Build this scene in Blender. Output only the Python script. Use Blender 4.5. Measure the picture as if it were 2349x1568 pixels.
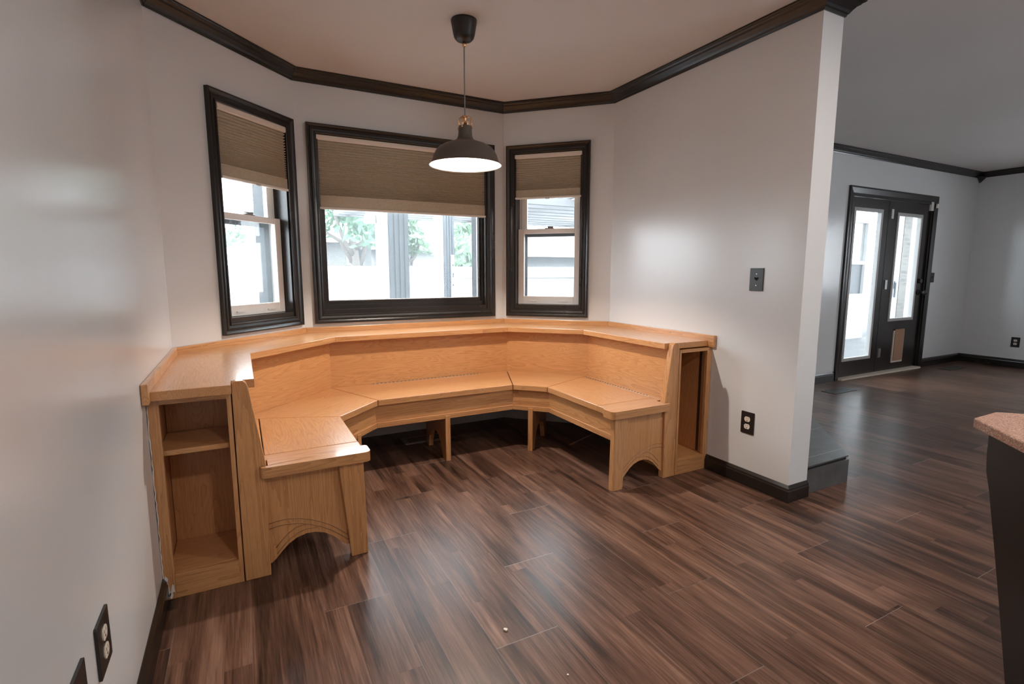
import bpy, bmesh, math, random
from mathutils import Vector, Matrix
random.seed(7)
for o in list(bpy.data.objects): bpy.data.objects.remove(o)
S = bpy.context.scene
COL = S.collection
R2 = math.sqrt(.5)

# ---------------------------------------------------------------- camera, sky, large lights, exposure
cam_d = bpy.data.cameras.new('camera'); cam = bpy.data.objects.new('camera', cam_d); COL.objects.link(cam)
cam_d.sensor_width = 36; cam_d.lens = 1181.7/2349*36; cam_d.clip_start = .02; cam_d.clip_end = 200
PITCH, YAW = .1353, 1.0865
fwd = Vector((math.cos(YAW)*math.cos(PITCH), math.sin(YAW)*math.cos(PITCH), -math.sin(PITCH)))
rgt = Vector((math.sin(YAW), -math.cos(YAW), 0)); upv = rgt.cross(fwd)
m = Matrix((rgt, upv, -fwd)).transposed().to_4x4(); m.translation = (0, 0, 1.17)
cam.matrix_world = m
S.camera = cam
S.view_settings.view_transform = 'Standard'; S.view_settings.look = 'None'
S.view_settings.gamma = 1; S.view_settings.use_curve_mapping = False
S.view_settings.exposure = 0.5
S.cycles.use_denoising = True
S.cycles.max_bounces = 10; S.cycles.diffuse_bounces = 6; S.cycles.glossy_bounces = 5
S.cycles.transparent_max_bounces = 16; S.cycles.sample_clamp_indirect = 6
S.cycles.caustics_reflective = False; S.cycles.caustics_refractive = False

W = bpy.data.worlds.new('sky'); S.world = W; W.use_nodes = True
bg = W.node_tree.nodes['Background']; bg.inputs[0].default_value = (.86, .93, 1, 1); bg.inputs[1].default_value = 10.

def area(name, loc, target, sx, sy, power, color=(1, 1, 1), portal=False, shape='RECTANGLE', spread=180):
    d = bpy.data.lights.new(name, 'AREA'); d.shape = shape; d.size = sx; d.size_y = sy; d.energy = power; d.color = color
    d.spread = math.radians(spread)
    if portal: d.cycles.is_portal = True
    o = bpy.data.objects.new(name, d); COL.objects.link(o); o.location = loc
    o.rotation_euler = (Vector(target)-Vector(loc)).to_track_quat('-Z', 'Y').to_euler()
    return o
# recessed ceiling lights of the kitchen behind the camera
area('kitchen_ceiling_light', (2.25, .3, 2.395), (2.25, .3, 0), .14, .14, 15, (1, .90, .81), shape='DISK')
area('kitchen_ceiling_light', (.75, -.55, 2.395), (.75, -.55, 0), .14, .14, 15, (1, .90, .81), shape='DISK')
# daylight coming in through the windows of the kitchen and of the family room, outside the frame
area('kitchen_window_daylight', (4.3, -1.68, 1.5), (3.4, 1, 1.4), .95, 1.1, 11, (.86, .93, 1))
area('family_window_daylight', (8.46, 2.0, 1.4), (5, 2.0, 1.3), .5, .95, 2, (.86, .93, 1))

# ---------------------------------------------------------------- node helpers and materials
class G:
    def __init__(s, name):
        s.m = bpy.data.materials.new(name); s.m.use_nodes = True; s.t = s.m.node_tree; s.t.nodes.clear()
        s.out = s.n('ShaderNodeOutputMaterial')
    def n(s, t, **k):
        x = s.t.nodes.new(t)
        for a, b in k.items(): setattr(x, a, b)
        return x
    def put(s, sock, v):
        if v is None: return
        if isinstance(v, bpy.types.NodeSocket): s.t.links.new(v, sock)
        else: sock.default_value = v
    def M(s, op, a, b=None, c=None, clamp=False):
        x = s.n('ShaderNodeMath', operation=op); x.use_clamp = clamp
        for i, v in enumerate((a, b, c)): s.put(x.inputs[i], v)
        return x.outputs[0]
    def V(s, op, a, b=None):
        x = s.n('ShaderNodeVectorMath', operation=op); s.put(x.inputs[0], a)
        if b is not None: s.put(x.inputs[1], b)
        return x.outputs['Value'] if op == 'DOT_PRODUCT' else x.outputs[0]
    def comb(s, a, b, c):
        x = s.n('ShaderNodeCombineXYZ')
        for i, v in enumerate((a, b, c)): s.put(x.inputs[i], v)
        return x.outputs[0]
    def noise(s, vec, scale=1., detail=2., rough=.5, dist=0.):
        x = s.n('ShaderNodeTexNoise'); s.put(x.inputs['Vector'], vec); x.inputs['Scale'].default_value = scale
        x.inputs['Detail'].default_value = detail; x.inputs['Roughness'].default_value = rough; x.inputs['Distortion'].default_value = dist
        return x.outputs[0]
    def white(s, vec):
        x = s.n('ShaderNodeTexWhiteNoise'); x.noise_dimensions = '3D'; s.put(x.inputs['Vector'], vec); return x.outputs['Value']
    def ramp(s, f, stops, interp='LINEAR'):
        x = s.n('ShaderNodeValToRGB'); s.put(x.inputs[0], f); e = x.color_ramp.elements; x.color_ramp.interpolation = interp
        while len(e) < len(stops): e.new(.5)
        for i, (p, c) in enumerate(stops): e[i].position = p; e[i].color = (*c, 1) if len(c) == 3 else c
        return x.outputs[0]
    def mix(s, f, a, b, mode='MIX'):
        x = s.n('ShaderNodeMix', data_type='RGBA', blend_type=mode); s.put(x.inputs['Factor'], f); s.put(x.inputs[6], a); s.put(x.inputs[7], b)
        return x.outputs[2]
    def bump(s, h, strength=.1, dist=.01):
        x = s.n('ShaderNodeBump'); x.inputs['Strength'].default_value = strength; x.inputs['Distance'].default_value = dist
        s.put(x.inputs['Height'], h); return x.outputs[0]
    def bsdf(s, color, rough=.5, metal=0., normal=None, spec=.5, coat=0., coat_rough=.1):
        x = s.n('ShaderNodeBsdfPrincipled'); s.put(x.inputs['Base Color'], color if isinstance(color, bpy.types.NodeSocket) else (*color, 1))
        s.put(x.inputs['Roughness'], rough); x.inputs['Metallic'].default_value = metal; x.inputs['Specular IOR Level'].default_value = spec
        x.inputs['Coat Weight'].default_value = coat; x.inputs['Coat Roughness'].default_value = coat_rough
        if normal is not None: s.put(x.inputs['Normal'], normal)
        return x.outputs[0]
    def end(s, sh): s.put(s.out.inputs[0], sh); return s.m
    def pos(s): return s.n('ShaderNodeNewGeometry').outputs['Position']
    def rand(s): return s.n('ShaderNodeObjectInfo').outputs['Random']

def simple(name, color, rough=.5, metal=0., noise_amt=.0, scale=30, bump=0., spec=.5):
    g = G(name); p = g.pos(); c = color; nm = None
    if noise_amt:
        f = g.noise(p, scale, 3)
        c = g.ramp(f, [(.3, tuple(x*(1-noise_amt) for x in color)), (.7, tuple(min(1, x*(1+noise_amt)) for x in color))])
    if bump: nm = g.bump(g.noise(p, scale*4, 2), bump, .004)
    return g.end(g.bsdf(c, rough, metal, nm, spec))

def oak(name, grain, up, kind='solid', light=(.585, .315, .138), dark=(.32, .142, .055)):
    """grain: unit vector of the grain; up: unit vector across it on the board's face"""
    g = G(name); p = g.pos(); gv = Vector(grain).normalized(); uv = Vector(up).normalized(); nv = gv.cross(uv)
    rnd = g.rand()
    a = g.M('ADD', g.V('DOT_PRODUCT', p, tuple(gv)), g.M('MULTIPLY', rnd, 37.))
    b = g.M('ADD', g.V('DOT_PRODUCT', p, tuple(uv)), g.M('MULTIPLY', rnd, 11.))
    c = g.V('DOT_PRODUCT', p, tuple(nv))
    if kind == 'ply':
        sa, sb, N = 1.3, 10.5, 21.
    else:
        sa, sb, N = .6, 13., 14.
    v = g.noise(g.comb(g.M('MULTIPLY', a, sa), g.M('MULTIPLY', b, sb), g.M('MULTIPLY', c, sb)), 1., 2., .5, .5)
    wob = g.noise(g.comb(g.M('MULTIPLY', a, 30.), g.M('MULTIPLY', b, 60.), c), 1., 1.)
    ln = g.M('FRACT', g.M('ADD', g.M('MULTIPLY', v, N), g.M('MULTIPLY', wob, .28)))
    ln = g.M('POWER', ln, 2.2)
    pores = g.noise(g.comb(g.M('MULTIPLY', a, 14.), g.M('MULTIPLY', b, 420.), g.M('MULTIPLY', c, 420.)), 1., 2., .6)
    pr = g.ramp(pores, [(.42, (0, 0, 0)), (.66, (1, 1, 1))])
    tone = g.noise(g.comb(g.M('MULTIPLY', a, .8), g.M('MULTIPLY', b, 3.), c), 1., 1.)
    f = g.M('ADD', g.M('MULTIPLY', ln, .62 if kind == 'solid' else .46), g.M('MULTIPLY', pr, .42), clamp=True)
    col = g.mix(f, (*light, 1), (*dark, 1))
    col = g.mix(g.M('MULTIPLY', tone, .35), col, (light[0]*1.05, light[1]*.86, light[2]*.72, 1))
    nm = g.bump(pores, .08, .001)
    return g.end(g.bsdf(col, .30, 0, nm, .5, .35, .10))

OX = {}
def oakd(d, up=(0, 0, 1), kind='solid', shade=1.):
    k = (tuple(round(x, 3) for x in d), tuple(round(x, 3) for x in up), kind, shade)
    if k not in OX: OX[k] = oak('oak_%d' % len(OX), d, up, kind, tuple(x*shade for x in (.585, .315, .138)), tuple(x*shade for x in (.32, .142, .055)))
    return OX[k]

def floor_mat():
    g = G('floor_planks'); p = g.pos(); sp = g.n('ShaderNodeSeparateXYZ'); g.put(sp.inputs[0], p); X, Y = sp.outputs[0], sp.outputs[1]
    PW, SW = .226, .226/3.
    xr = g.M('SUBTRACT', X, 1.998)
    row = g.M('FLOOR', g.M('DIVIDE', xr, PW))
    L = 1.22
    yr = g.M('DIVIDE', g.M('SUBTRACT', g.M('SUBTRACT', Y, 1.234), g.M('MULTIPLY', row, .3918)), L)
    brd = g.M('FLOOR', yr)
    tone_b = g.white(g.comb(row, brd, 3.))
    # strips of uneven width inside a board, cut into short pieces
    xs = g.M('DIVIDE', xr, SW); strip = g.M('FLOOR', xs)
    off = g.white(g.comb(strip, 7., 1.))
    ys = g.M('ADD', g.M('DIVIDE', Y, .95), g.M('MULTIPLY', off, 5.)); pc = g.M('FLOOR', ys)
    tone_p = g.white(g.comb(strip, pc, brd))
    # grain
    jit = g.M('MULTIPLY', tone_p, 40.)
    gr = g.noise(g.comb(g.M('MULTIPLY', X, 24.), g.M('ADD', g.M('MULTIPLY', Y, 1.3), jit), jit), 1., 5., .62, .6)
    gr2 = g.noise(g.comb(g.M('MULTIPLY', X, 150.), g.M('ADD', g.M('MULTIPLY', Y, 5.), jit), 0.), 1., 3., .65)
    bl = g.noise(g.comb(g.M('MULTIPLY', X, 9.), g.M('ADD', g.M('MULTIPLY', Y, 1.8), jit), jit), 1., 3., .55)
    f = g.M('ADD', g.M('MULTIPLY', tone_p, .12), g.M('ADD', g.M('MULTIPLY', gr, .80), g.M('ADD', g.M('MULTIPLY', gr2, .50), g.M('ADD', g.M('MULTIPLY', bl, .44), g.M('MULTIPLY', tone_b, .10)))))
    f = g.M('SUBTRACT', f, .53)
    col = g.ramp(f, [(.18, (.014, .008, .006)), (.36, (.066, .033, .022)), (.54, (.155, .081, .054)), (.80, (.31, .180, .130))])
    # board joints: dark hairlines along, bevel glint painted as a pale line across
    fx = g.M('FRACT', g.M('DIVIDE', xr, PW)); ex = g.M('LESS_THAN', g.M('ABSOLUTE', g.M('SUBTRACT', fx, .5)), .4945)
    fy = g.M('FRACT', yr); ey = g.M('LESS_THAN', g.M('ABSOLUTE', g.M('SUBTRACT', fy, .5)), .4988)
    glint = g.M('MULTIPLY', g.white(g.comb(row, brd, 9.)), .8)
    wn = g.noise(g.comb(g.M('MULTIPLY', X, 5.), g.M('MULTIPLY', Y, 2.), 0.), 1., 2.)
    col = g.mix(g.M('MULTIPLY', g.M('SUBTRACT', 1., ex), g.M('MULTIPLY', wn, .9)), col, (.20, .155, .135, 1))
    col = g.mix(g.M('MULTIPLY', g.M('SUBTRACT', 1., ey), glint), col, (.36, .33, .32, 1))
    h = g.M('ADD', g.M('MULTIPLY', gr2, .25), g.M('MULTIPLY', g.M('MULTIPLY', ex, ey), 1.))
    rough = g.M('ADD', .24, g.M('MULTIPLY', gr, .16))
    return g.end(g.bsdf(col, rough, 0, g.bump(h, .12, .0012), .28))

def wall_mat(name, c, rough=.23, b=.10):
    g = G(name); p = g.pos()
    f = g.noise(p, 1.3, 3); col = g.ramp(f, [(.3, tuple(x*.97 for x in c)), (.7, tuple(x*1.02 for x in c))])
    h = g.M('ADD', g.noise(p, 260., 2), g.M('MULTIPLY', g.noise(p, 7., 2), 2.5))
    return g.end(g.bsdf(col, rough, 0, g.bump(h, b, .0015), .5))

def glass_mat(name, haze):
    g = G(name); tr = g.n('ShaderNodeBsdfTransparent'); tr.inputs[0].default_value = (.94, .96, .96, 1)
    gl = g.n('ShaderNodeBsdfGlossy'); gl.inputs['Roughness'].default_value = .02
    ge = g.n('ShaderNodeNewGeometry'); d = g.M('ABSOLUTE', g.V('DOT_PRODUCT', ge.outputs['Normal'], ge.outputs['Incoming']))
    fr = g.M('ADD', .04, g.M('MULTIPLY', .96, g.M('POWER', g.M('SUBTRACT', 1., d), 5.)))
    mx = g.n('ShaderNodeMixShader'); g.put(mx.inputs[0], fr); g.put(mx.inputs[1], tr.outputs[0]); g.put(mx.inputs[2], gl.outputs[0])
    tl = g.n('ShaderNodeBsdfTranslucent'); tl.inputs[0].default_value = (.92, .97, 1, 1); m2 = g.n('ShaderNodeMixShader'); m2.inputs[0].default_value = haze
    g.put(m2.inputs[1], mx.outputs[0]); g.put(m2.inputs[2], tl.outputs[0])
    return g.end(m2.outputs[0])

def fabric_mat():
    g = G('shade_fabric'); p = g.pos()
    f = g.noise(g.V('MULTIPLY', p, (60, 60, 60)), 1., 3)
    col = g.ramp(f, [(.3, (.54, .465, .365)), (.7, (.60, .52, .415))])
    d = g.n('ShaderNodeBsdfDiffuse'); g.put(d.inputs[0], col); t = g.n('ShaderNodeBsdfTranslucent'); g.put(t.inputs[0], col)
    mx = g.n('ShaderNodeMixShader'); mx.inputs[0].default_value = .12; g.put(mx.inputs[1], d.outputs[0]); g.put(mx.inputs[2], t.outputs[0])
    return g.end(mx.outputs[0])

def emit_mat(name, c, st):
    g = G(name); e = g.n('ShaderNodeEmission'); e.inputs[0].default_value = (*c, 1); e.inputs[1].default_value = st
    return g.end(e.outputs[0])

def granite_mat():
    g = G('red_speckled_stone'); p = g.pos()
    v = g.n('ShaderNodeTexVoronoi'); g.put(v.inputs['Vector'], p); v.inputs['Scale'].default_value = 420.
    f = g.white(v.outputs['Position']) if 'Position' in v.outputs else g.noise(p, 300)
    f2 = g.noise(p, 120., 4, .7)
    ff = g.M('ADD', g.M('MULTIPLY', f, .55), g.M('MULTIPLY', f2, .45))
    col = g.ramp(ff, [(.2, (.24, .10, .06)), (.45, (.46, .25, .17)), (.65, (.60, .38, .29)), (.85, (.82, .66, .57))])
    return g.end(g.bsdf(col, .3))

def slate_mat():
    g = G('grey_slate_tile'); p = g.pos()
    f = g.noise(p, 9., 5, .65); f2 = g.noise(p, 160., 2)
    ff = g.M('ADD', g.M('MULTIPLY', f, .75), g.M('MULTIPLY', f2, .25))
    col = g.ramp(ff, [(.3, (.055, .057, .058)), (.6, (.10, .102, .102)), (.8, (.19, .19, .19))])
    sp = g.n('ShaderNodeSeparateXYZ'); g.put(sp.inputs[0], p)
    jy = g.M('LESS_THAN', g.M('ABSOLUTE', g.M('SUBTRACT', g.M('FRACT', g.M('DIVIDE', g.M('SUBTRACT', sp.outputs[1], 1.66), .31)), .5)), .494)
    up = g.M('GREATER_THAN', sp.outputs[2], .149)
    col = g.mix(g.M('MULTIPLY', g.M('SUBTRACT', 1., jy), up), col, (.30, .30, .29, 1))
    return g.end(g.bsdf(col, .38, 0, g.bump(f, .1, .004)))

def leaf_mat(name, c):
    g = G(name); p = g.pos(); f = g.noise(p, 3., 2)
    col = g.ramp(f, [(.3, tuple(x*.7 for x in c)), (.7, tuple(x*1.25 for x in c))])
    d = g.n('ShaderNodeBsdfDiffuse'); g.put(d.inputs[0], col); t = g.n('ShaderNodeBsdfTranslucent'); g.put(t.inputs[0], col)
    mx = g.n('ShaderNodeMixShader'); mx.inputs[0].default_value = .4; g.put(mx.inputs[1], d.outputs[0]); g.put(mx.inputs[2], t.outputs[0])
    return g.end(mx.outputs[0])

def black_mat():
    g = G('black_gloss_paint'); p = g.pos(); f = g.noise(p, 6., 3)
    col = g.ramp(f, [(.3, (.010, .008, .007)), (.7, (.020, .015, .013))])
    return g.end(g.bsdf(col, .27, 0, g.bump(g.noise(p, 90., 3), .18, .002), .55))

M_WALL = wall_mat('wall_paint', (.69, .695, .70))
M_CEIL = wall_mat('ceiling_paint', (.70, .665, .65), .62, .25)
M_FLOOR = floor_mat()
M_BLACK = black_mat()
M_GLASS = glass_mat('glare_veil_window_glass', .035); M_GLASS2 = glass_mat('door_glass', .012)  # translucent haze puts a veil of window glare into the panes
M_VINYL = simple('white_vinyl', (.80, .765, .735), .35)
M_FABRIC = fabric_mat()
M_RAIL = simple('cream_rail', (.74, .655, .575), .4)
M_LAMPBLK = simple('black_metal', (.018, .016, .015), .42, 0, .1, 200)
M_BRASS = simple('brass', (.75, .47, .27), .25, 1.)
M_WHITE = simple('white_enamel', (.86, .84, .81), .3)
M_CORD = simple('grey_cord', (.22, .22, .22), .7)
M_BULB = emit_mat('bulb_glow', (1, .88, .76), 2600.)
M_PLATE = simple('black_plate', (.012, .010, .010), .35)
M_PLUG = simple('ivory_plastic', (.72, .64, .54), .4)
M_SCREW = simple('steel', (.5, .5, .5), .35, 1.)
M_HINGE = simple('brass_hinge', (.80, .72, .58), .32, 1.)
M_SLATE = slate_mat()
M_STONE = granite_mat()
M_CARD = simple('brown_cardboard', (.36, .20, .12), .8, 0, .06, 40)
M_FRAMEWOOD = simple('pale_wood', (.62, .54, .44), .6)
M_GREYTRIM = simple('grey_trim', (.42, .41, .40), .45)
M_VENT = simple('vent_metal', (.30, .26, .24), .4, .3)
M_VENTDK = simple('vent_black', (.015, .015, .015), .4)
M_CAULK = simple('white_caulk', (.74, .72, .71), .8, 0, .05, 90)
M_CABBLK = simple('black_laminate', (.010, .008, .008), .4, 0, .2, 8)
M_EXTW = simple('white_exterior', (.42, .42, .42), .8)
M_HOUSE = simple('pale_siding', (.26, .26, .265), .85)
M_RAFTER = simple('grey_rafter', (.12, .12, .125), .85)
M_EXTD = simple('dark_post_paint', (.068, .076, .086), .7, 0, .15, 14)
M_DECK = simple('pale_deck', (.26, .26, .26), .8, 0, .08, 5)
M_ROOF = simple('pale_roof', (.17, .17, .172), .9, 0, .08, 12)
M_BARK = simple('bark', (.16, .14, .13), .9, 0, .2, 20)
M_LEAF = leaf_mat('leaves', (.20, .32, .23))
M_LEAF2 = leaf_mat('pale_leaves', (.30, .42, .30))
M_EXTGL = simple('dark_window_pane', (.05, .06, .07), .3)
M_REVEAL = simple('dull_dark_reveal', (.045, .048, .052), .95, 0, .3, 60, spec=.05)
M_BRICK = None
def brick_mat():
    g = G('grey_brick'); p = g.pos(); b = g.n('ShaderNodeTexBrick'); sp = g.n('ShaderNodeSeparateXYZ'); g.put(sp.inputs[0], p)
    g.put(b.inputs['Vector'], g.comb(sp.outputs[0], sp.outputs[2], 0.)); b.inputs['Scale'].default_value = 1.
    b.inputs['Brick Width'].default_value = .21; b.inputs['Row Height'].default_value = .075; b.inputs['Mortar Size'].default_value = .008
    b.inputs['Color1'].default_value = (.085, .08, .072, 1); b.inputs['Color2'].default_value = (.05, .047, .042, 1); b.inputs['Mortar'].default_value = (.09, .088, .085, 1)
    return g.end(g.bsdf(b.outputs[0], .9))
M_BRICK = brick_mat()

# ---------------------------------------------------------------- mesh helpers
ORG = {}
class MB:
    def __init__(s): s.v = []; s.f = []
    def add(s, vs, fs):
        k = len(s.v); s.v += [tuple(x) for x in vs]; s.f += [tuple(k+i for i in f) for f in fs]; return s
    def box(s, x0, x1, y0, y1, z0, z1):
        return s.add([(x, y, z) for z in (z0, z1) for x, y in ((x0, y0), (x1, y0), (x1, y1), (x0, y1))],
                     [(0, 3, 2, 1), (4, 5, 6, 7), (0, 1, 5, 4), (1, 2, 6, 5), (2, 3, 7, 6), (3, 0, 4, 7)])
    def prism(s, poly, fn, t0, t1):
        n = len(poly); vs = [fn(a, b, t0) for a, b in poly]+[fn(a, b, t1) for a, b in poly]
        return s.add(vs, [tuple(range(n))[::-1], tuple(range(n, 2*n))]+[(i, (i+1) % n, n+(i+1) % n, n+i) for i in range(n)])
    def flat(s, poly, z0, z1): return s.prism(poly, lambda a, b, t: (a, b, t), z0, z1)
    def lathe(s, prof, c=(0, 0, 0), n=48):
        k = len(prof); vs = [(c[0]+r*math.cos(2*math.pi*i/n), c[1]+r*math.sin(2*math.pi*i/n), c[2]+z) for i in range(n) for r, z in prof]
        return s.add(vs, [(i*k+j, ((i+1) % n)*k+j, ((i+1) % n)*k+j+1, i*k+j+1) for i in range(n) for j in range(k-1)])
    def tube(s, pts, r, n=10, cap=True):
        pts = [Vector(p) for p in pts]; rs = r if isinstance(r, (list, tuple)) else [r]*len(pts); vs = []
        for i, p in enumerate(pts):
            d = (pts[min(i+1, len(pts)-1)]-pts[max(i-1, 0)]).normalized()
            a = d.cross(Vector((0, 0, 1)) if abs(d.z) < .95 else Vector((1, 0, 0))).normalized(); b = d.cross(a)
            vs += [p+(a*math.cos(2*math.pi*j/n)+b*math.sin(2*math.pi*j/n))*rs[i] for j in range(n)]
        fs = [(i*n+j, i*n+(j+1) % n, (i+1)*n+(j+1) % n, (i+1)*n+j) for i in range(len(pts)-1) for j in range(n)]
        if cap: fs += [tuple(range(n))[::-1], tuple(range((len(pts)-1)*n, len(pts)*n))]
        return s.add(vs, fs)
    def ball(s, c, r, n=10, sz=1.):
        return s.lathe([(max(1e-4, r*math.sin(math.pi*j/n)), -r*sz*math.cos(math.pi*j/n)) for j in range(n+1)], c, 2*n)
    def sweep(s, prof, line, closed=False):
        """prof: (offset to the right of the line, z) polygon swept with mitres along a plan polyline"""
        n = len(line); k = len(prof); ring = []
        for i in range(n):
            off = mitre(line, i, closed)
            ring += [(line[i][0]+off[0]*d, line[i][1]+off[1]*d, z) for d, z in prof]
        fs = []
        for i in range(n if closed else n-1):
            j = (i+1) % n
            fs += [(i*k+a, j*k+a, j*k+(a+1) % k, i*k+(a+1) % k) for a in range(k)]
        if not closed: fs += [tuple(range(k))[::-1], tuple(range((n-1)*k, n*k))]
        return s.add(ring, fs)
    def build(s, name, mat, parent=None, bevel=0., smooth=False, seg=2, label=None):
        me = bpy.data.meshes.new(name)
        if parent is not None: o0 = ORG[parent.name]
        else:
            xs = [[v[i] for v in s.v] for i in range(3)]
            o0 = Vector(((min(xs[0])+max(xs[0]))/2, (min(xs[1])+max(xs[1]))/2, min(xs[2])))
        me.from_pydata([Vector(v)-o0 for v in s.v], [], s.f)
        bm = bmesh.new(); bm.from_mesh(me); bmesh.ops.recalc_face_normals(bm, faces=bm.faces)
        if bevel:
            es = [e for e in bm.edges if len(e.link_faces) == 2 and e.calc_face_angle(0) > .5]
            bmesh.ops.bevel(bm, geom=es, offset=bevel, segments=seg, affect='EDGES', profile=.5, clamp_overlap=True)
        bm.to_mesh(me); bm.free()
        if smooth:
            for p in me.polygons: p.use_smooth = True
        me.materials.append(mat)
        o = bpy.data.objects.new(name, me); COL.objects.link(o); ORG[o.name] = o0
        if parent is not None: o.parent = parent
        else: o.location = o0
        if label: o['label'] = label
        return o

def mitre(line, i, closed=False):
    n = len(line)
    def d(a, b): v = Vector((line[b][0]-line[a][0], line[b][1]-line[a][1])); return v.normalized()
    a = d(i-1, i) if (i > 0 or closed) else None
    b = d(i, (i+1) % n) if (i < n-1 or closed) else None
    if a is None: a = b
    if b is None: b = a
    na, nb = Vector((a.y, -a.x)), Vector((b.y, -b.x)); h = (na+nb)
    return h*(2/h.length_squared)

def tag(o, label=None, cat=None, group=None, kind=None):
    if label: o['label'] = label
    if cat: o['category'] = cat
    if group: o['group'] = group
    if kind: o['kind'] = kind
    return o
def empty(name, loc, **k):
    o = bpy.data.objects.new(name, None); COL.objects.link(o); o.location = loc; o.empty_display_size = .1
    ORG[o.name] = Vector(loc); return tag(o, **k)
def structure(o, label=None): o['kind'] = 'structure'; (label and o.__setitem__('label', label)); return o

# ---------------------------------------------------------------- room plan
XL, XR, XE = -.308, 2.42, 2.573
C0, C1, C2, C3, C4, C4b = (XL, 2.957), (.363, 3.628), (1.835, 3.628), (XR, 3.043), (XR, 1.566), (XE, 1.566)
CEIL, YB, YD, XF = 2.41, -1.6, 3.22, 8.4
HZ0, HZ1 = .889, 2.045                                   # window openings
TH = .25

MB().box(XL-.4, XF+.4, YB-.4, 4.0, -.12, 0).build('floor', M_FLOOR)['kind'] = 'structure'
MB().box(XL-.4, XF+.4, YB-.4, 4.0, CEIL, CEIL+.12).build('ceiling', M_CEIL)['kind'] = 'structure'

def wall(name, A, B, holes=(), th=TH, ea=0., eb=0., mat=M_WALL, z1=CEIL):
    """A wall whose room face runs A to B with the room on its right; ea/eb lengthen the outer face at its ends."""
    A, B = Vector(A), Vector(B); L = (B-A).length; d = (B-A)/L; out = Vector((-d.y, d.x))
    ss = sorted({0., L, *[h[0] for h in holes], *[h[1] for h in holes]}); zs = sorted({0., z1, *[h[2] for h in holes], *[h[3] for h in holes]})
    b = MB()
    def P(s, t, z):
        so = s
        if t > 0:
            if s == 0: so = -ea
            elif s == L: so = L+eb
        p = A+d*so+out*t; return (p.x, p.y, z)
    def inside(s, z): return any(h[0] < s < h[1] and h[2] < z < h[3] for h in holes)
    for i in range(len(ss)-1):
        for j in range(len(zs)-1):
            a0, a1, c0, c1 = ss[i], ss[i+1], zs[j], zs[j+1]
            if inside((a0+a1)/2, (c0+c1)/2): continue
            b.add([P(a0, 0, c0), P(a1, 0, c0), P(a1, 0, c1), P(a0, 0, c1), P(a0, th, c0), P(a1, th, c0), P(a1, th, c1), P(a0, th, c1)],
                  [(0, 1, 2, 3), (4, 7, 6, 5), (0, 4, 5, 1), (3, 2, 6, 7), (0, 3, 7, 4), (1, 5, 6, 2)])
    return structure(b.build(name, mat))
t8 = TH*math.tan(math.pi/8)
L_H = (.357, .862); M_H = (.49-C1[0], 1.69-C1[0]); R_H = (.088, .604)
wall('wall_left', (XL, YB), C0, eb=t8)
wall('wall_left_bay', C0, C1, [(L_H[0], L_H[1], HZ0, HZ1)], ea=t8, eb=t8)
wall('wall_back_bay', C1, C2, [(M_H[0], M_H[1], HZ0, HZ1)], ea=t8, eb=t8)
wall('wall_right_bay', C2, C3, [(R_H[0], R_H[1], HZ0, HZ1)], ea=t8, eb=0)
structure(MB().box(XR, XE, C4[1], YD, 0, CEIL).build('wall_right', M_WALL))
DX0, DX1, DZ = 5.68, 7.34, 1.985
wall('wall_far_back', (XE, YD), (XF, YD), [(DX0-XE, DX1-XE, 0, DZ)], th=.2)
wall('wall_far_right', (XF, YD), (XF, YB), [(YD-1.5, YD-.95, .9, 1.9)], th=.15)
wall('wall_rear', (XF, YB), (XL, YB), [(XF-4.6, XF-4.0, 1.0, 2.0)], th=.15)

# crown moulding, wrapped round the nook and the end of the partition wall
CR = [(0, -.066), (.006, -.066), (.010, -.056), (.016, -.052), (.022, -.042), (.036, -.026), (.046, -.021), (.052, -.014), (.058, -.012), (.064, -.008), (.064, -.001), (0, -.001)]
def crown(name, line): return structure(MB().sweep([(d, CEIL+z) for d, z in CR], line).build(name, M_BLACK), 'black crown moulding along the ceiling')
crown('trim_1', [(XL, YB+.02), C0, C1, C2, C3, C4, C4b, (XE, YD-.001)])
crown('trim_2', [(XE+.065, YD), (XF, YD), (XF, YB+.02)])
bl = MB(); bl.add([(XF-.03, YD-.03, CEIL-.125), (XF-.085, YD-.002, CEIL-.05), (XF-.002, YD-.085, CEIL-.05), (XF-.001, YD-.001, CEIL-.05), (XF-.002, YD-.002, CEIL-.125)],
      [(0, 1, 2), (0, 4, 1), (0, 2, 4), (1, 3, 2), (4, 3, 1), (4, 2, 3)])
structure(bl.build('trim_3', M_BLACK), 'black pointed corner block under the far crown moulding')
BB = [(0, .001), (.015, .001), (.015, .058), (.012, .066), (.012, .072), (.006, .082), (.003, .087), (0, .087)]
def base(name, line, k=1.): return structure(MB().sweep([(d, z*k) for d, z in BB], line).build(name, M_BLACK))
YF = 2.09
base('baseboard_left', [(XL, YB+.02), (XL, YF-.004)])
base('baseboard_right', [(XR, YF+.012), C4, (XE+.0, 1.566)])
base('baseboard_far_left', [(XE+1.7, YD), (5.61, YD)], 1.2)
base('baseboard_far_right', [(7.415, YD), (XF, YD), (XF, YB+.02)], 1.2)

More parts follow.
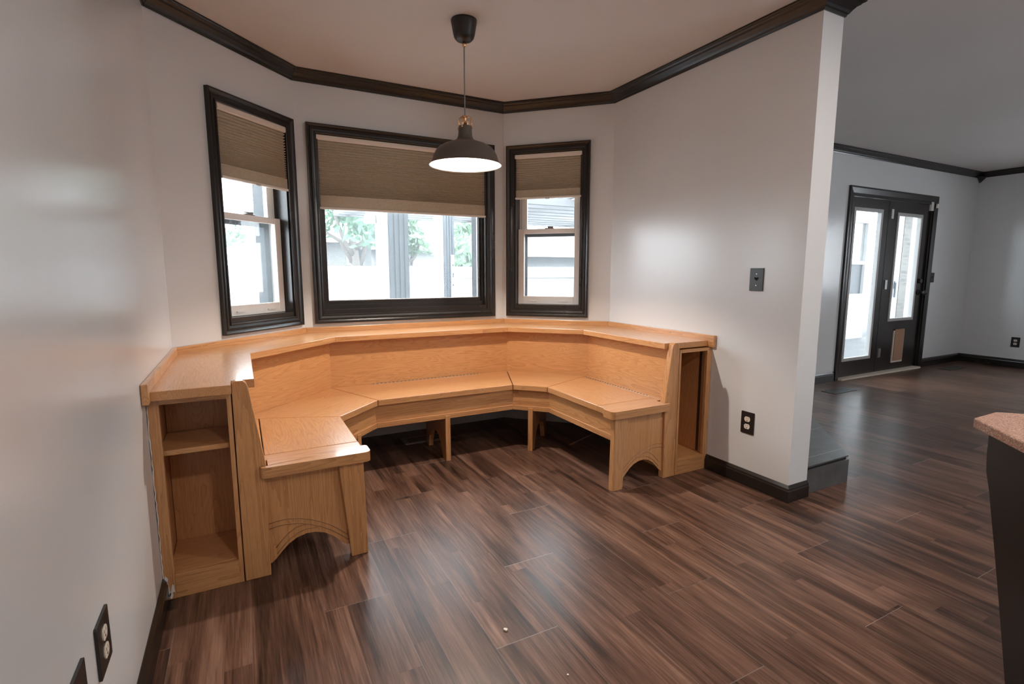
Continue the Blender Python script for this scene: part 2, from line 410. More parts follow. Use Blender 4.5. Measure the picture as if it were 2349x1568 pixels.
# ---------------------------------------------------------------- windows
class Fr:
    """wall frame: s along the wall, r into the wall (negative: towards the room), z up"""
    def __init__(s, A, B): s.A = Vector(A); d = Vector(B)-Vector(A); s.d = d.normalized(); s.o = Vector((-s.d.y, s.d.x))
    def p(s, a, r, z): q = s.A+s.d*a+s.o*r; return (q.x, q.y, z)
    def box(s, b, a0, a1, r0, r1, z0, z1):
        return b.add([s.p(a, r, z) for z in (z0, z1) for a, r in ((a0, r0), (a1, r0), (a1, r1), (a0, r1))],
                     [(0, 3, 2, 1), (4, 5, 6, 7), (0, 1, 5, 4), (1, 2, 6, 5), (2, 3, 7, 6), (3, 0, 4, 7)])
    def frame(s, b, a0, a1, z0, z1, w, r0, r1, wb=None, wt=None):
        wb = wb or w; wt = wt or w
        s.box(b, a0, a0+w, r0, r1, z0, z1); s.box(b, a1-w, a1, r0, r1, z0, z1)
        s.box(b, a0+w, a1-w, r0, r1, z0, z0+wb); s.box(b, a0+w, a1-w, r0, r1, z1-wt, z1); return b
    def rim(s, b, a0, a1, z0, z1, prof):
        """prof: (distance outwards from the opening, height out of the wall); mitred round the rectangle"""
        k = len(prof); vs = []
        for ca, cz, sa, sz in ((a0, z0, -1, -1), (a1, z0, 1, -1), (a1, z1, 1, 1), (a0, z1, -1, 1)):
            vs += [s.p(ca+sa*w, -h, cz+sz*w) for w, h in prof]
        return b.add(vs, [(i*k+j, ((i+1) % 4)*k+j, ((i+1) % 4)*k+(j+1) % k, i*k+(j+1) % k) for i in range(4) for j in range(k)])
CAS = [(0, 0), (0, .010), (.004, .014), (.009, .014), (.012, .009), (.026, .012), (.030, .018), (.034, .018), (.037, .014), (.046, .019), (.052, .024), (.060, .024), (.061, 0)]

def window(idx, fr, H, kind, labels):
    a0, a1 = H; c = fr.p((a0+a1)/2, 0, HZ0)
    w = empty('window_%d' % idx, c, kind='structure', label=labels[0])
    fr.rim(MB(), a0, a1, HZ0, HZ1, CAS).build('window_casing', M_BLACK, w, label='black moulded window casing')
    b = MB(); fr.frame(b, a0-.001, a1+.001, HZ0-.001, HZ1+.001, .012, .0, .100, wb=.03); b.build('window_jamb', M_BLACK, w)
    b = MB(); fr.frame(b, a0-.001, a1+.001, HZ0-.001, HZ1+.001, .013, .1005, TH+.01, wb=.03); b.build('outer_reveal', M_REVEAL, w, label='dull dark outer reveal')
    if kind == 'fixed':
        b = MB(); fr.frame(b, a0+.012, a1-.012, HZ0+.03, HZ1-.012, .030, .055, .10, wb=.055)
        fr.frame(b, a0+.012, a1-.012, HZ0+.03, HZ1-.012, .012, .035, .055, wb=.03); b.build('window_sash', M_BLACK, w)
        b = MB(); fr.box(b, a0+.036, a1-.036, .078, .082, HZ0+.07, HZ1-.03); b.build('window_pane', M_GLASS, w)
        b = MB(); fr.frame(b, a0+.040, a1-.040, HZ0+.083, HZ1-.04, .006, .074, .09); b.build('glazing_bead', M_VINYL, w, label='thin white glazing bead')
    else:
        zm = 1.497
        b = MB(); fr.frame(b, a0+.012, a1-.012, HZ0+.03, HZ1-.012, .016, .100, .135); b.build('window_frame', M_VINYL, w, label='white vinyl frame')
        lo = MB(); fr.frame(lo, a0+.013, a1-.013, HZ0+.030, zm, .047, .058, .088, wb=.062, wt=.036); lo = lo.build('window_sash', M_VINYL, w, bevel=.003, label='white lower sash')
        b = MB(); fr.box(b, a0+.05, a1-.05, .071, .075, HZ0+.08, zm-.03); b.build('window_pane', M_GLASS, lo)
        mid = (a0+a1)/2; q = MB()
        for dx in (-.12, .12):
            fr.box(q, mid+dx-.03, mid+dx+.03, .052, .0585, HZ0+.050, HZ0+.058)
        q.build('finger_pull', M_VINYL, lo)
        q = MB(); fr.box(q, mid-.035, mid+.035, .06, .086, zm, zm+.006); fr.box(q, mid-.012, mid+.030, .062, .08, zm+.006, zm+.018); fr.box(q, mid-.034, mid-.012, .066, .074, zm+.012, zm+.017)
        q.build('sash_lock', simple('lock_grey', (.22, .20, .19), .4), lo, bevel=.002, label='grey sash lock')
        up = MB(); fr.frame(up, a0+.028, a1-.028, zm-.03, HZ1-.028, .045, .096, .126, wb=.034); up = up.build('window_sash', M_VINYL, w, bevel=.003, label='white upper sash')
        b = MB(); fr.box(b, a0+.065, a1-.065, .109, .113, zm, HZ1-.06); b.build('window_pane', M_GLASS, up)
        b = MB(); fr.frame(b, a0+.014, a1-.014, HZ0+.032, zm-.005, .050, .140, .150); b.build('screen_frame', M_REVEAL, w, label='dark insect screen frame')
    return w

def blind(fr, H, zb, label, grp, tab=True, skew=0., proud=0.):
    """pleated cellular shade hung inside the casing"""
    a0, a1 = H[0]+.003, H[1]-.003; zt = HZ1+.004
    t = empty('cellular_shade', fr.p((a0+a1)/2, .02, zb), label=label, cat='window shade', group=grp)
    b = MB(); pr = [(0, 0), (.020, 0), (.026, .006), (.026, .030), (.020, .037), (0, .037)]
    b.prism(pr, lambda r, z, s: fr.p(s, .024-r-proud, zt-.040+z), a0, a1); b.build('head_rail', M_RAIL, t, bevel=.002)
    # fabric: zig-zag cells, tighter towards the stack at the bottom
    z = zt-.040; zs = [z]; n = 0; top, bot = z, zb+.012
    H_ = top-bot; pitch = []
    nc = max(14, int(H_/.0155))
    for i in range(nc): pitch.append(1.35-.75*(i/nc))
    stack = .17; k = (H_*(1-stack))/sum(pitch); pts = []
    z = top
    for q in pitch:
        q *= k; pts += [(-.0065, z), (.0070, z-q*.5)]; z -= q
    m_ = 18
    for i in range(m_):
        q = H_*stack/m_; pts += [(.0045, z), (.0062, z-q*.5)]; z -= q
    pts.append((.005, bot))
    back = [(-(d)-.012, z) for d, z in pts[::-1]]
    poly = pts+back; b = MB()
    n = len(poly); vs = []
    for s_ in (a0+.004, a1-.004):
        for d, z in poly:
            drop = skew*(1 if s_ > (a0+a1)/2 else 0)*((top-z)/H_)
            vs.append(fr.p(s_, .010-d-proud, z+drop))
    b.add(vs, [(i, (i+1) % n, n+(i+1) % n, n+i) for i in range(n)]); b.build('pleated_fabric', M_FABRIC, t)
    b = MB(); q = .004
    b.add([fr.p(s_, r-proud, zb+dz+sk) for s_, sk in ((a0+.002, 0), (a1-.002, skew)) for r, dz in ((-.001, 0), (.022, 0), (.022, .013), (-.001, .013))],
          [(0, 1, 2, 3), (7, 6, 5, 4), (0, 4, 5, 1), (1, 5, 6, 2), (2, 6, 7, 3), (3, 7, 4, 0)]); b.build('bottom_rail', M_RAIL, t, bevel=.002)
    if tab:
        b = MB(); mid = (a0+a1)/2; fr.box(b, mid-.016, mid+.016, -.008-proud, .004-proud, zb-.006, zb+.006); b.build('pull_tab', simple('clear_tab', (.62, .58, .54), .2), t, bevel=.003, label='small clear pull tab')
    return t
FL, FM, FRr = Fr(C0, C1), Fr(C1, C2), Fr(C2, C3)
window(1, FL, L_H, 'hung', ['narrow black-cased sash window left of the wide window'])
window(2, FM, M_H, 'fixed', ['wide black-framed picture window in the back of the nook'])
window(3, FRr, R_H, 'hung', ['narrow black-cased sash window right of the wide window'])
grp = 'tan cellular shades'
blind(FL, L_H, 1.664, 'half-lowered tan pleated shade in the narrow window left of the wide one', grp, proud=.012)
blind(FM, M_H, 1.577, 'wide tan pleated shade across the top of the picture window', grp, tab=False)
blind(FRr, R_H, 1.716, 'short tan pleated shade in the narrow window right of the wide one', grp)

# ---------------------------------------------------------------- built-in banquette
LINE = [(XL, YF), C0, C1, C2, C3, (XR, YF)]
def off(d): return [(LINE[i][0]+mitre(LINE, i)[0]*d, LINE[i][1]+mitre(LINE, i)[1]*d) for i in range(6)]
DIR = [(0, 1, 0), (R2, R2, 0), (1, 0, 0), (R2, -R2, 0), (0, -1, 0)]
NRM = [(1, 0, 0), (R2, -R2, 0), (0, -1, 0), (-R2, -R2, 0), (-1, 0, 0)]
def lerp(p, q, t): return (p[0]+(q[0]-p[0])*t, p[1]+(q[1]-p[1])*t)
def gap(poly, g):
    """pull a convex plan polygon in by g"""
    n = len(poly); ar = sum(poly[i][0]*poly[(i+1) % n][1]-poly[(i+1) % n][0]*poly[i][1] for i in range(n))
    P = poly if ar < 0 else poly[::-1]
    return [(P[i][0]+mitre(P, i, True)[0]*g, P[i][1]+mitre(P, i, True)[1]*g) for i in range(n)]
XM2 = XL+XR
ZC0, ZC1, ZS0, ZS1 = .740, .773, .407, .442

# ledge that runs round the wall behind the bench
led = empty('ledge_counter', (1.056, 3.4, ZC0), label='long oak ledge with a low rim following the wall behind the bench', cat='counter')
o0, o3 = off(.020), off(.335)
YE = [2.045, 2.108]
for i in range(5):
    q = [list(o0[i]), list(o0[i+1]), list(o3[i+1]), list(o3[i])]
    if i == 0: q[0][1] = q[3][1] = YE[0]; q[3][0] = XL+.258; q = [q[0], q[1], q[2], (o3[0][0], YF+.038), (XL+.258, YF+.038), q[3]]
    if i == 4: q[1][1] = q[2][1] = YE[1]; q[2][0] = XR-.258; q = [q[0], q[1], q[2], (XR-.258, YF+.038), (o3[5][0], YF+.038), q[3]]
    MB().flat([tuple(p) for p in q], ZC0, ZC1).build('ledge_board', oakd(DIR[i], NRM[i], 'ply' if i in (0, 4) else 'solid'), led, bevel=.002)
oR = off(.021); oW = off(.001)
for i in range(5):
    q = [list(oW[i]), list(oW[i+1]), list(oR[i+1]), list(oR[i])]
    if i == 0: q[0][1] = q[3][1] = YE[0]-.035
    if i == 4: q[1][1] = q[2][1] = YE[1]-.045
    MB().flat([tuple(p) for p in q], ZC0-.004, .806).build('back_rim', oakd(DIR[i], (0, 0, 1)), led, bevel=.003)

bench = empty('banquette_bench', (1.056, 2.9, 0), label='large built-in oak corner bench wrapping round the bay window nook', cat='bench')
B, F, A3, HB = off(.27), off(.722), off(.698), off(.352)
Bk = off(.2575)
for i in range(5):                                                    # backrests
    q = [B[i], B[i+1], Bk[i+1], Bk[i]]
    if i == 0: q[0] = (q[0][0], YF+.03); q[3] = (q[3][0], YF+.03)
    if i == 4: q[1] = (q[1][0], YF+.03); q[2] = (q[2][0], YF+.03)
    MB().flat(q, ZS0, ZC0).build('backrest', oakd(DIR[i], (0, 0, 1), 'ply'), bench)
Y1, Y2, Y3, YC = 2.220, 2.154, 2.152, 2.060
# seats: strip behind the left lid, the lids and the fixed corner boards
def seat(name, poly, d, n, kind='ply', g=.0022): return MB().flat(gap(poly, g), ZS0, ZS1).build(name, oakd(d, n, kind), bench, bevel=.003)
seat('seat_strip', [(B[0][0], YF+.038), B[1], HB[1], (HB[0][0], YF+.038)], DIR[0], NRM[0])
seat('seat_lid', [(HB[0][0], Y1), HB[1], F[1], (F[0][0], Y1)], DIR[0], NRM[0])
seat('corner_seat', [B[1], B[2], F[2], F[1]], DIR[1], NRM[1])
seat('seat_lid', [B[2], B[3], F[3], F[2]], DIR[2], NRM[2], g=.0028)
seat('corner_seat', [B[3], B[4], F[4], F[3]], DIR[3], NRM[3])
H5 = off(.315)
seat('seat_strip', [(B[5][0], YF+.038), B[4], H5[4], (H5[5][0], YF+.038)], DIR[4], NRM[4])
seat('seat_lid', [(H5[5][0], Y1), H5[4], F[4], (F[5][0], Y1)], DIR[4], NRM[4])
seat('seat_end_board', [(HB[0][0]-.03, Y2), (HB[0][0]-.03, Y1), (F[0][0], Y1), (F[0][0], Y2)], (1, 0, 0), (0, 1, 0), 'solid', .001)
seat('seat_end_board', [(H5[5][0], Y2), (H5[5][0], Y1), (F[5][0], Y1), (F[5][0], Y2)], (1, 0, 0), (0, 1, 0), 'solid', .001)
def rounded(poly, rad, n=5):
    out = []; m_ = len(poly)
    for i in range(m_):
        p, r = Vector(poly[i]), rad[i]
        if not r: out.append(tuple(p)); continue
        a = (Vector(poly[i-1])-p).normalized(); c = (Vector(poly[(i+1) % m_])-p).normalized()
        for k in range(n+1):
            t = k/n; q = p+a*r*(1-t)**2+c*r*t**2
            out.append(tuple(q))
    return out
for sgn in (0, 1):
    mx = (lambda x: x) if not sgn else (lambda x: XM2-x)
    fy = lambda a, b, t: (mx(a), t, b)
    # front cap of the seat
    poly = [(.026, YC), (.434, YC), (.434, Y3), (.052, Y3), (.052, YF-.004), (.026, YF-.004)]
    MB().flat([(mx(a), b) for a, b in rounded(poly, [.022, .028, .016, 0, 0, .006])], ZS0-.004, ZS1+.002).build('seat_cap', oakd((1, 0, 0), (0, 1, 0)), bench, bevel=.007, seg=3)
    # end post, widening down to the seat
    post = [(-.049, 0), (.040, 0), (.044, .36), (.048, .44), (.022, .62), (.005, .745), (-.001, .766), (-.012, .777), (-.040, .777), (-.049, .770)]
    MB().prism(post, fy, YF-.002, YF+.036).build('end_post', oakd((0, 0, 1), (1, 0, 0)), bench, bevel=.003)
    # arched end panel
    arch = [(.036, .040), (.046, .043), (.062, .056), (.085, .082), (.110, .106), (.140, .124), (.175, .133), (.210, .131), (.245, .119), (.275, .099), (.300, .074), (.320, .054), (.335, .046), (.350, .045)]
    yp = YF+.012
    pn = MB().prism(arch+[(.350, ZS0), (.036, ZS0)], fy, yp, yp+.018).build('end_panel', oakd((0, 0, 1), (1, 0, 0)), bench)
    def bead(pts, w):
        # carved line: a slim dark groove with a rounded ridge beside it
        MB().tube([fy(a, b, yp) for a, b in pts], w, 6).build('carved_line', oakd((1, 0, 0), (0, 0, 1), 'solid', .62), pn, smooth=True)
    g1 = [(.040, .203), (.07, .209), (.11, .210), (.15, .203), (.19, .190), (.23, .171), (.27, .146), (.30, .121), (.33, .092), (.349, .078)]
    bead(g1, .0022); bead([(a, b-.021+.0*a) for a, b in g1], .0022)
    bead([(a+.004 if a < .17 else a, b+.019) for a, b in arch[2:8]]+[(.235, .153)], .0020)
    bead([(a, b+.044) for a, b in arch[2:6]]+[(.165, .171), (.19, .170)], .0020)
    # front leg with a curved inner edge
    leg = [(.343, 0), (.411, 0), (.405, ZS0-.002), (.308, ZS0-.002), (.311, .35), (.317, .29), (.326, .20), (.335, .10)]
    MB().prism(leg, fy, YF-.012, YF+.022).build('leg', oakd((0, 0, 1), (1, 0, 0)), bench, bevel=.003)
for i in range(5):                                                    # aprons with a lower trim
    p0, p1 = A3[i], A3[i+1]; b0, b1 = off(.680)[i], off(.680)[i+1]; f0, f1 = off(.705)[i], off(.705)[i+1]
    if i == 0: p0 = (p0[0], YF+.03); b0 = (b0[0], YF+.03); f0 = (f0[0], YF+.03)
    if i == 4: p1 = (p1[0], YF+.03); b1 = (b1[0], YF+.03); f1 = (f1[0], YF+.03)
    ap = MB().flat([p0, p1, b1, b0], .272, ZS0-.001).build('apron', oakd(DIR[i], (0, 0, 1)), bench)
    MB().flat([f0, f1, p1, p0], .271, .302).build('apron_trim', oakd(DIR[i], (0, 0, 1)), ap, bevel=.002)
# arched dividers under the seat
DP = [(.698, 0), (.645, 0), (.628, .045), (.600, .098), (.560, .135), (.510, .150), (.460, .143), (.415, .118), (.385, .080), (.372, .040), (.366, .0), (.325, 0), (.318, .06), (.312, ZS0-.002), (.680, ZS0-.002), (.680, .290), (.698, .290)]
def divider(seg, t):
    p = Vector(lerp(LINE[seg], LINE[seg+1], t)); n = Vector(NRM[seg][:2]); d = Vector(DIR[seg][:2])
    def fn(a, b, tt): q = p+n*(a+.012)+d*tt; return (q.x, q.y, b)
    MB().prism(DP, fn, -.016, .016).build('divider_leg', oakd((0, 0, 1), NRM[seg]), bench, bevel=.002)
divider(1, .5); divider(2, (1.088-C1[0])/(C2[0]-C1[0])); divider(3, .5)
# piano hinges
def hinge(p, q, name='piano_hinge'):
    p, q = Vector(p), Vector(q); d = (q-p).normalized(); n = Vector((d.y, -d.x)); b = MB()
    h = MB(); h.add([(v.x, v.y, z) for z in (ZS1-.001, ZS1+.0015) for v in (p-n*.006, q-n*.006, q+n*.006, p+n*.006)],
                    [(0, 3, 2, 1), (4, 5, 6, 7), (0, 1, 5, 4), (1, 2, 6, 5), (2, 3, 7, 6), (3, 0, 4, 7)])
    hg = h.build(name, M_HINGE, bench, label='thin brass piano hinge')
    k = MB(); L = (q-p).length; nseg = int(L/.026)
    for i in range(nseg):
        a = p+d*(i*L/nseg+.002); c = p+d*((i+.55)*L/nseg)
        k.add([(v.x, v.y, z) for z in (ZS1+.0012, ZS1+.0035) for v in (a-n*.0025, c-n*.0025, c+n*.0025, a+n*.0025)],
              [(0, 3, 2, 1), (4, 5, 6, 7), (0, 1, 5, 4), (1, 2, 6, 5), (2, 3, 7, 6), (3, 0, 4, 7)])
    k.build('knuckles', simple('dark_knuckle', (.12, .09, .06), .5), hg)
hinge((.726, C1[1]-.285), (1.498, C1[1]-.285))
hinge((XR-.318, 2.89), (XR-.318, 2.255))

# open shelf cabinets at both ends of the ledge
def cabinet(sgn):
    mx = (lambda x: x) if not sgn else (lambda x: XM2-x)
    c = empty('shelf_cabinet', (mx(-.18), YF+.14, 0), group='end cabinets of the banquette', cat='cabinet',
              label=('open oak cabinet with a middle shelf at the left end of the bench' if not sgn else 'narrow open oak cabinet without a shelf at the right end of the bench'))
    def bx(name, x0, x1, y0, y1, z0, z1, d, up, kind='solid', bev=.0015, shade=1.):
        a, b = sorted((mx(x0), mx(x1))); return MB().box(a, b, y0, y1, z0, z1).build(name, oakd(d, up, kind, shade), c, bevel=bev)
    X0, X1, yb, zt = XL+.002, -.053, YF+.290, ZC0-.006
    bx('stile', X0, -.272, YF, YF+.020, 0, zt, (0, 0, 1), (1, 0, 0)); bx('stile', -.068, X1, YF, YF+.020, 0, zt, (0, 0, 1), (1, 0, 0))
    bx('top_rail', -.272, -.068, YF, YF+.020, .716, zt, (1, 0, 0), (0, 0, 1)); bx('base_rail', -.272, -.068, YF, YF+.020, 0, .090, (1, 0, 0), (0, 0, 1))
    bx('side_panel', X0, X0+.016, YF+.021, yb, 0, zt, (0, 0, 1), (0, 1, 0), 'ply'); bx('side_panel', -.068, X1-.001, YF+.021, yb, 0, zt, (0, 0, 1), (0, 1, 0), 'ply')
    bx('back_panel', X0+.017, -.069, yb-.010, yb, 0, zt, (0, 0, 1), (1, 0, 0), 'ply')
    bx('bottom_board', X0+.017, -.069, YF+.021, yb-.011, .072, .090, (1, 0, 0), (0, 1, 0), 'ply')
    if not sgn:
        bx('shelf', X0+.0175, -.0695, YF+.030, yb-.011, .524, .543, (1, 0, 0), (0, 1, 0), 'ply')
        cb = MB(); pts = [(XL+.003, YF-.003, .003+.73*i/40) for i in range(41)]
        cb.tube([(p[0]+random.uniform(-.0015, .0015), p[1], p[2]) for p in pts], [random.uniform(.0006, .0022) for p in pts], 6)
        cb.build('caulk_bead', M_CAULK, c, label='ragged white caulk line against the wall')
        sm = MB()
        for (x, z, w, h) in ((-.2965, .034, .011, .030), (-.280, .040, .006, .022), (-.288, .016, .007, .018), (-.298, .078, .006, .016)):
            n = 9; pl = [(x+w*(.55+.6*random.random())*math.cos(2*math.pi*k/n), z+h*(.55+.6*random.random())*math.sin(2*math.pi*k/n)) for k in range(n)]
            sm.prism(pl, lambda a, b, t: (a, t, b), YF-.0012, YF+.0005)
        sm.build('paint_smear', M_CAULK, c, label='white paint smears at the foot')
    else:
        for y in (YF+.052, YF+.235):
            st = MB(); a, b = sorted((mx(X0+.016), mx(X0+.020))); st.box(a, b, y, y+.016, .095, .71)
            so = st.build('shelf_standard', simple('dark_metal_strip', (.10, .07, .05), .4, .7), c, label='slotted metal shelf strip')
            sl = MB()
            for k in range(38):
                z = .105+k*.0155; a2, b2 = sorted((mx(X0+.0198), mx(X0+.0206))); sl.box(a2, b2, y+.005, y+.011, z, z+.008)
            sl.build('slots', M_VENTDK, so)
    return c
cabinet(0); cabinet(1)

# ---------------------------------------------------------------- pendant lamp
PX, PY, PR = 1.072, 2.553, 1.714
pend = empty('pendant_lamp', (PX, PY, PR), label='black dome pendant lamp with brass neck hanging from the nook ceiling', cat='lamp')
cz = CEIL
MB().lathe([(.001, -.0005), (.0645, -.0005), (.0645, -.010), (.062, -.022), (.055, -.062), (.049, -.082), (.038, -.094), (.020, -.099), (.006, -.100), (.001, -.100)], (PX, PY, cz)).build('canopy', M_LAMPBLK, pend, smooth=True)
MB().lathe([(.001, -.098), (.008, -.098), (.008, -.104), (.0095, -.106), (.009, -.122), (.004, -.126), (.001, -.126)], (PX, PY, cz), 20).build('cord_grip', M_BRASS, pend, smooth=True, label='brass cord grip')
MB().tube([(PX, PY, cz-.12), (PX-.001, PY, 2.15), (PX, PY, PR+.236)], .0033, 8).build('cord', M_CORD, pend, smooth=True, label='thin grey cord')
cg = MB()
cg.lathe([(.001, .246), (.007, .246), (.009, .240), (.009, .196), (.001, .196)], (PX, PY, PR), 20)
for k in range(4):
    a = math.pi/4+k*math.pi/2; ca, sa = math.cos(a), math.sin(a)
    pts = [(r, z) for r, z in ((.006, .238), (.020, .239), (.030, .233), (.0335, .222), (.0345, .205), (.0355, .184))]
    cg.tube([(PX+r*ca, PY+r*sa, PR+z) for r, z in pts], .0042, 8)
    cg.ball((PX+.038*ca, PY+.038*sa, PR+.183), .0055, 5)
cg.build('neck_cage', M_BRASS, pend, smooth=True, label='polished brass neck cage')
OUT = [(.012, .194), (.032, .193), (.0345, .188), (.0345, .168), (.0360, .148), (.042, .130), (.056, .119), (.080, .111), (.108, .101), (.134, .087), (.152, .068), (.163, .045), (.171, .020), (.176, .010), (.188, .000)]
INN = [(.186, .000), (.174, .008), (.168, .020), (.160, .044), (.149, .066), (.132, .084), (.106, .098), (.079, .108), (.054, .116), (.039, .128), (.033, .147), (.031, .168), (.030, .186), (.001, .186)]
MB().lathe(OUT+[(.1885, -.002), (.1865, -.002)], (PX, PY, PR), 64).build('lamp_shade', simple('dark_bronze_enamel', (.10, .082, .068), .45, 0, .1, 300), pend, smooth=True)
MB().lathe(INN, (PX, PY, PR), 64).build('shade_lining', M_WHITE, pend, smooth=True, label='white enamel inside of the shade')
MB().ball((PX, PY, PR+.132), .023, 10, 1.15).build('bulb', M_BULB, pend, smooth=True, label='glowing bulb')

# ---------------------------------------------------------------- switches and outlets
def rrect(a0, a1, b0, b1, r=.004): return rounded([(a0, b0), (a1, b0), (a1, b1), (a0, b1)], [r]*4, 3)
def plate(name, fn, w, h, label, cat, grp=None, kind='duplex'):
    """fn(a, b, t): a across, b up, t out of the wall"""
    o = fn(0, 0, 0); t = empty(name, o, label=label, cat=cat, group=grp)
    MB().prism(rrect(-w/2, w/2, -h/2, h/2), fn, 0.0002, .006).build('cover_plate', M_PLATE, t, bevel=.002)
    if kind == 'duplex':
        for s in (-1, 1):
            zc = s*.0205; pl = [(.0175*math.cos(2*math.pi*k/20), zc+max(-.0135, min(.0135, .0175*math.sin(2*math.pi*k/20)))) for k in range(20)]
            f = MB().prism(pl, fn, .006, .0085).build('socket', M_PLUG, t, label='ivory socket face')
            q = MB()
            for a in (-.0065, .0055): q.prism([(a, zc+.001), (a+.0018, zc+.001), (a+.0018, zc+.009), (a, zc+.009)], fn, .0084, .0088)
            q.prism([(.003*math.cos(2*math.pi*k/8), zc-.007+.003*math.sin(2*math.pi*k/8)) for k in range(8)], fn, .0084, .0088)
            q.build('slots', M_VENTDK, f)
        q = MB(); q.prism([(.003*math.cos(2*math.pi*k/8), .003*math.sin(2*math.pi*k/8)) for k in range(8)], fn, .006, .0068); q.build('screw', M_PLATE, t)
    elif kind == 'switch':
        q = MB(); q.prism([(-.005, -.012), (.005, -.012), (.005, .012), (-.005, .012)], fn, .0055, .0066); q.build('toggle_slot', M_VENTDK, t)
        q = MB(); q.add([fn(a, b, tt) for a, b, tt in ((-.0035, -.004, .006), (.0035, -.004, .006), (.0035, .007, .006), (-.0035, .007, .006), (-.0028, .008, .021), (.0028, .008, .021), (.0028, .014, .019), (-.0028, .014, .019))],
                        [(0, 3, 2, 1), (4, 5, 6, 7), (0, 1, 5, 4), (1, 2, 6, 5), (2, 3, 7, 6), (3, 0, 4, 7)]); q.build('toggle', M_PLATE, t)
        for b in (-.03, .03):
            MB().prism([(.003*math.cos(2*math.pi*k/8), b+.003*math.sin(2*math.pi*k/8)) for k in range(8)], fn, .006, .0068).build('screw', M_SCREW, t)
    return t
fR = lambda y, z: (lambda a, b, t: (XR-t, y-a, z+b))
fLw = lambda y, z: (lambda a, b, t: (XL+t, y+a, z+b))
plate('light_switch', fR(1.822, 1.129), .080, .120, 'black toggle light switch on the grey partition wall', 'light switch', kind='switch')
plate('power_outlet', fR(1.822, .351), .080, .122, 'black-plated outlet low on the partition wall right of the bench', 'outlet', 'black-plated outlets')
plate('power_outlet', fLw(1.294, .388), .098, .118, 'black-plated outlet low on the left wall in front of the cabinet', 'outlet', 'black-plated outlets')
plate('wall_plate', fLw(1.104, .395), .100, .118, 'black wall plate at the bottom edge of the photo, left of the left wall outlet', 'wall plate', kind='blank')
fD = lambda x, z: (lambda a, b, t: (x+a, YD-t, z+b))
fF = lambda y, z: (lambda a, b, t: (XF-t, y-a, z+b))
plate('light_switch', fD(7.472, 1.10), .105, .118, 'black switch plate on the far wall right of the glazed door', 'light switch', kind='switch')
plate('power_outlet', fF(2.672, .313), .082, .122, 'black-plated outlet on the far right wall beyond the glazed door', 'outlet', 'black-plated outlets')

# ---------------------------------------------------------------- floor vents
def vent(cx, cy, lx, ly, mat, label, ang=0, grp='floor vents', slot=M_VENTDK):
    t = empty('floor_vent', (cx, cy, 0), label=label, cat='floor vent', group=grp)
    MB().box(cx-lx/2, cx+lx/2, cy-ly/2, cy+ly/2, .0005, .004).build('vent_frame', mat, t, bevel=.001)
    q = MB(); n = 14
    for r in (-1, 1):
        for k in range(n):
            x = cx-lx*.38+lx*.76*(k+.15)/n; y = cy+r*ly*.17
            q.box(x, x+lx*.76/n*.55, y-ly*.13, y+ly*.13, .0038, .0046)
    q.build('vent_slots', slot, t)
    return t
vent(1.09, 3.405, .31, .15, M_VENT, 'brown metal floor vent under the bench below the wide window')
vent(5.20, 2.915, .36, .14, M_VENTDK, 'black floor vent in front of the glazed door', slot=simple('vent_grey', (.08, .08, .08), .3, .5))
vent(7.66, 2.98, .42, .13, M_VENTDK, 'black floor vent near the far corner right of the glazed door', slot=simple('vent_grey2', (.05, .05, .05), .3, .5))

# ---------------------------------------------------------------- far glazed double door
FD = Fr((0, YD), (1, YD))
dr = empty('door_1', ((DX0+DX1)/2, YD, 0), kind='structure', label='black glazed double door on the far wall')
b = MB(); pr = [(0, 0), (0, .012), (.02, .016), (.05, .022), (.066, .022), (.068, 0)]
k = len(pr); vs = []
for ca, cz_, sa, sz in ((DX0, 0, -1, 0), (DX0, DZ, -1, 1), (DX1, DZ, 1, 1), (DX1, 0, 1, 0)):
    vs += [FD.p(ca+sa*w, -h, max(.001, cz_+sz*w)) for w, h in pr]
b.add(vs, [(i*k+j, (i+1)*k+j, (i+1)*k+(j+1) % k, i*k+(j+1) % k) for i in range(3) for j in range(k)]); b.build('door_casing', M_BLACK, dr)
b = MB(); FD.box(b, DX0, DX0+.03, .0, .12, .02, DZ); FD.box(b, DX1-.03, DX1, .0, .12, .02, DZ); FD.box(b, DX0+.03, DX1-.03, 0, .12, DZ-.03, DZ); b.build('door_frame', M_BLACK, dr)
b = MB(); FD.box(b, DX0+.01, DX1-.01, -.05, .10, .0005, .020); b.build('threshold', M_FRAMEWOOD, dr, bevel=.003, label='pale wooden threshold')
XMd = 6.432
def leaf(a0, a1, g, nm):
    r0, r1 = .018, .060; b = MB(); z0, z1 = .024, DZ-.033
    FD.box(b, a0, g[0], r0, r1, z0, z1); FD.box(b, g[1], a1, r0, r1, z0, z1); FD.box(b, g[0], g[1], r0, r1, z0, g[2]); FD.box(b, g[0], g[1], r0, r1, g[3], z1)
    d = b.build(nm, M_BLACK, dr)
    b = MB(); FD.frame(b, g[0]-.012, g[1]+.012, g[2]-.012, g[3]+.012, .036, .010, .034); b.build('glass_stop', M_GREYTRIM, d, bevel=.004, label='grey frame round the glass')
    b = MB(); FD.frame(b, g[0]-.002, g[1]+.002, g[2]-.002, g[3]+.002, .02, .034, .058); b.build('inner_stop', M_EXTW, d)
    b = MB(); FD.box(b, g[0]+.002, g[1]-.002, .037, .041, g[2]+.002, g[3]-.002); b.build('door_pane', M_GLASS2, d)
    return d
la = leaf(DX0+.032, XMd-.004, (5.775, 6.305, .205, 1.835), 'door_leaf')
lb = leaf(XMd+.004, DX1-.032, (6.625, 7.150, .610, 1.820), 'door_leaf')
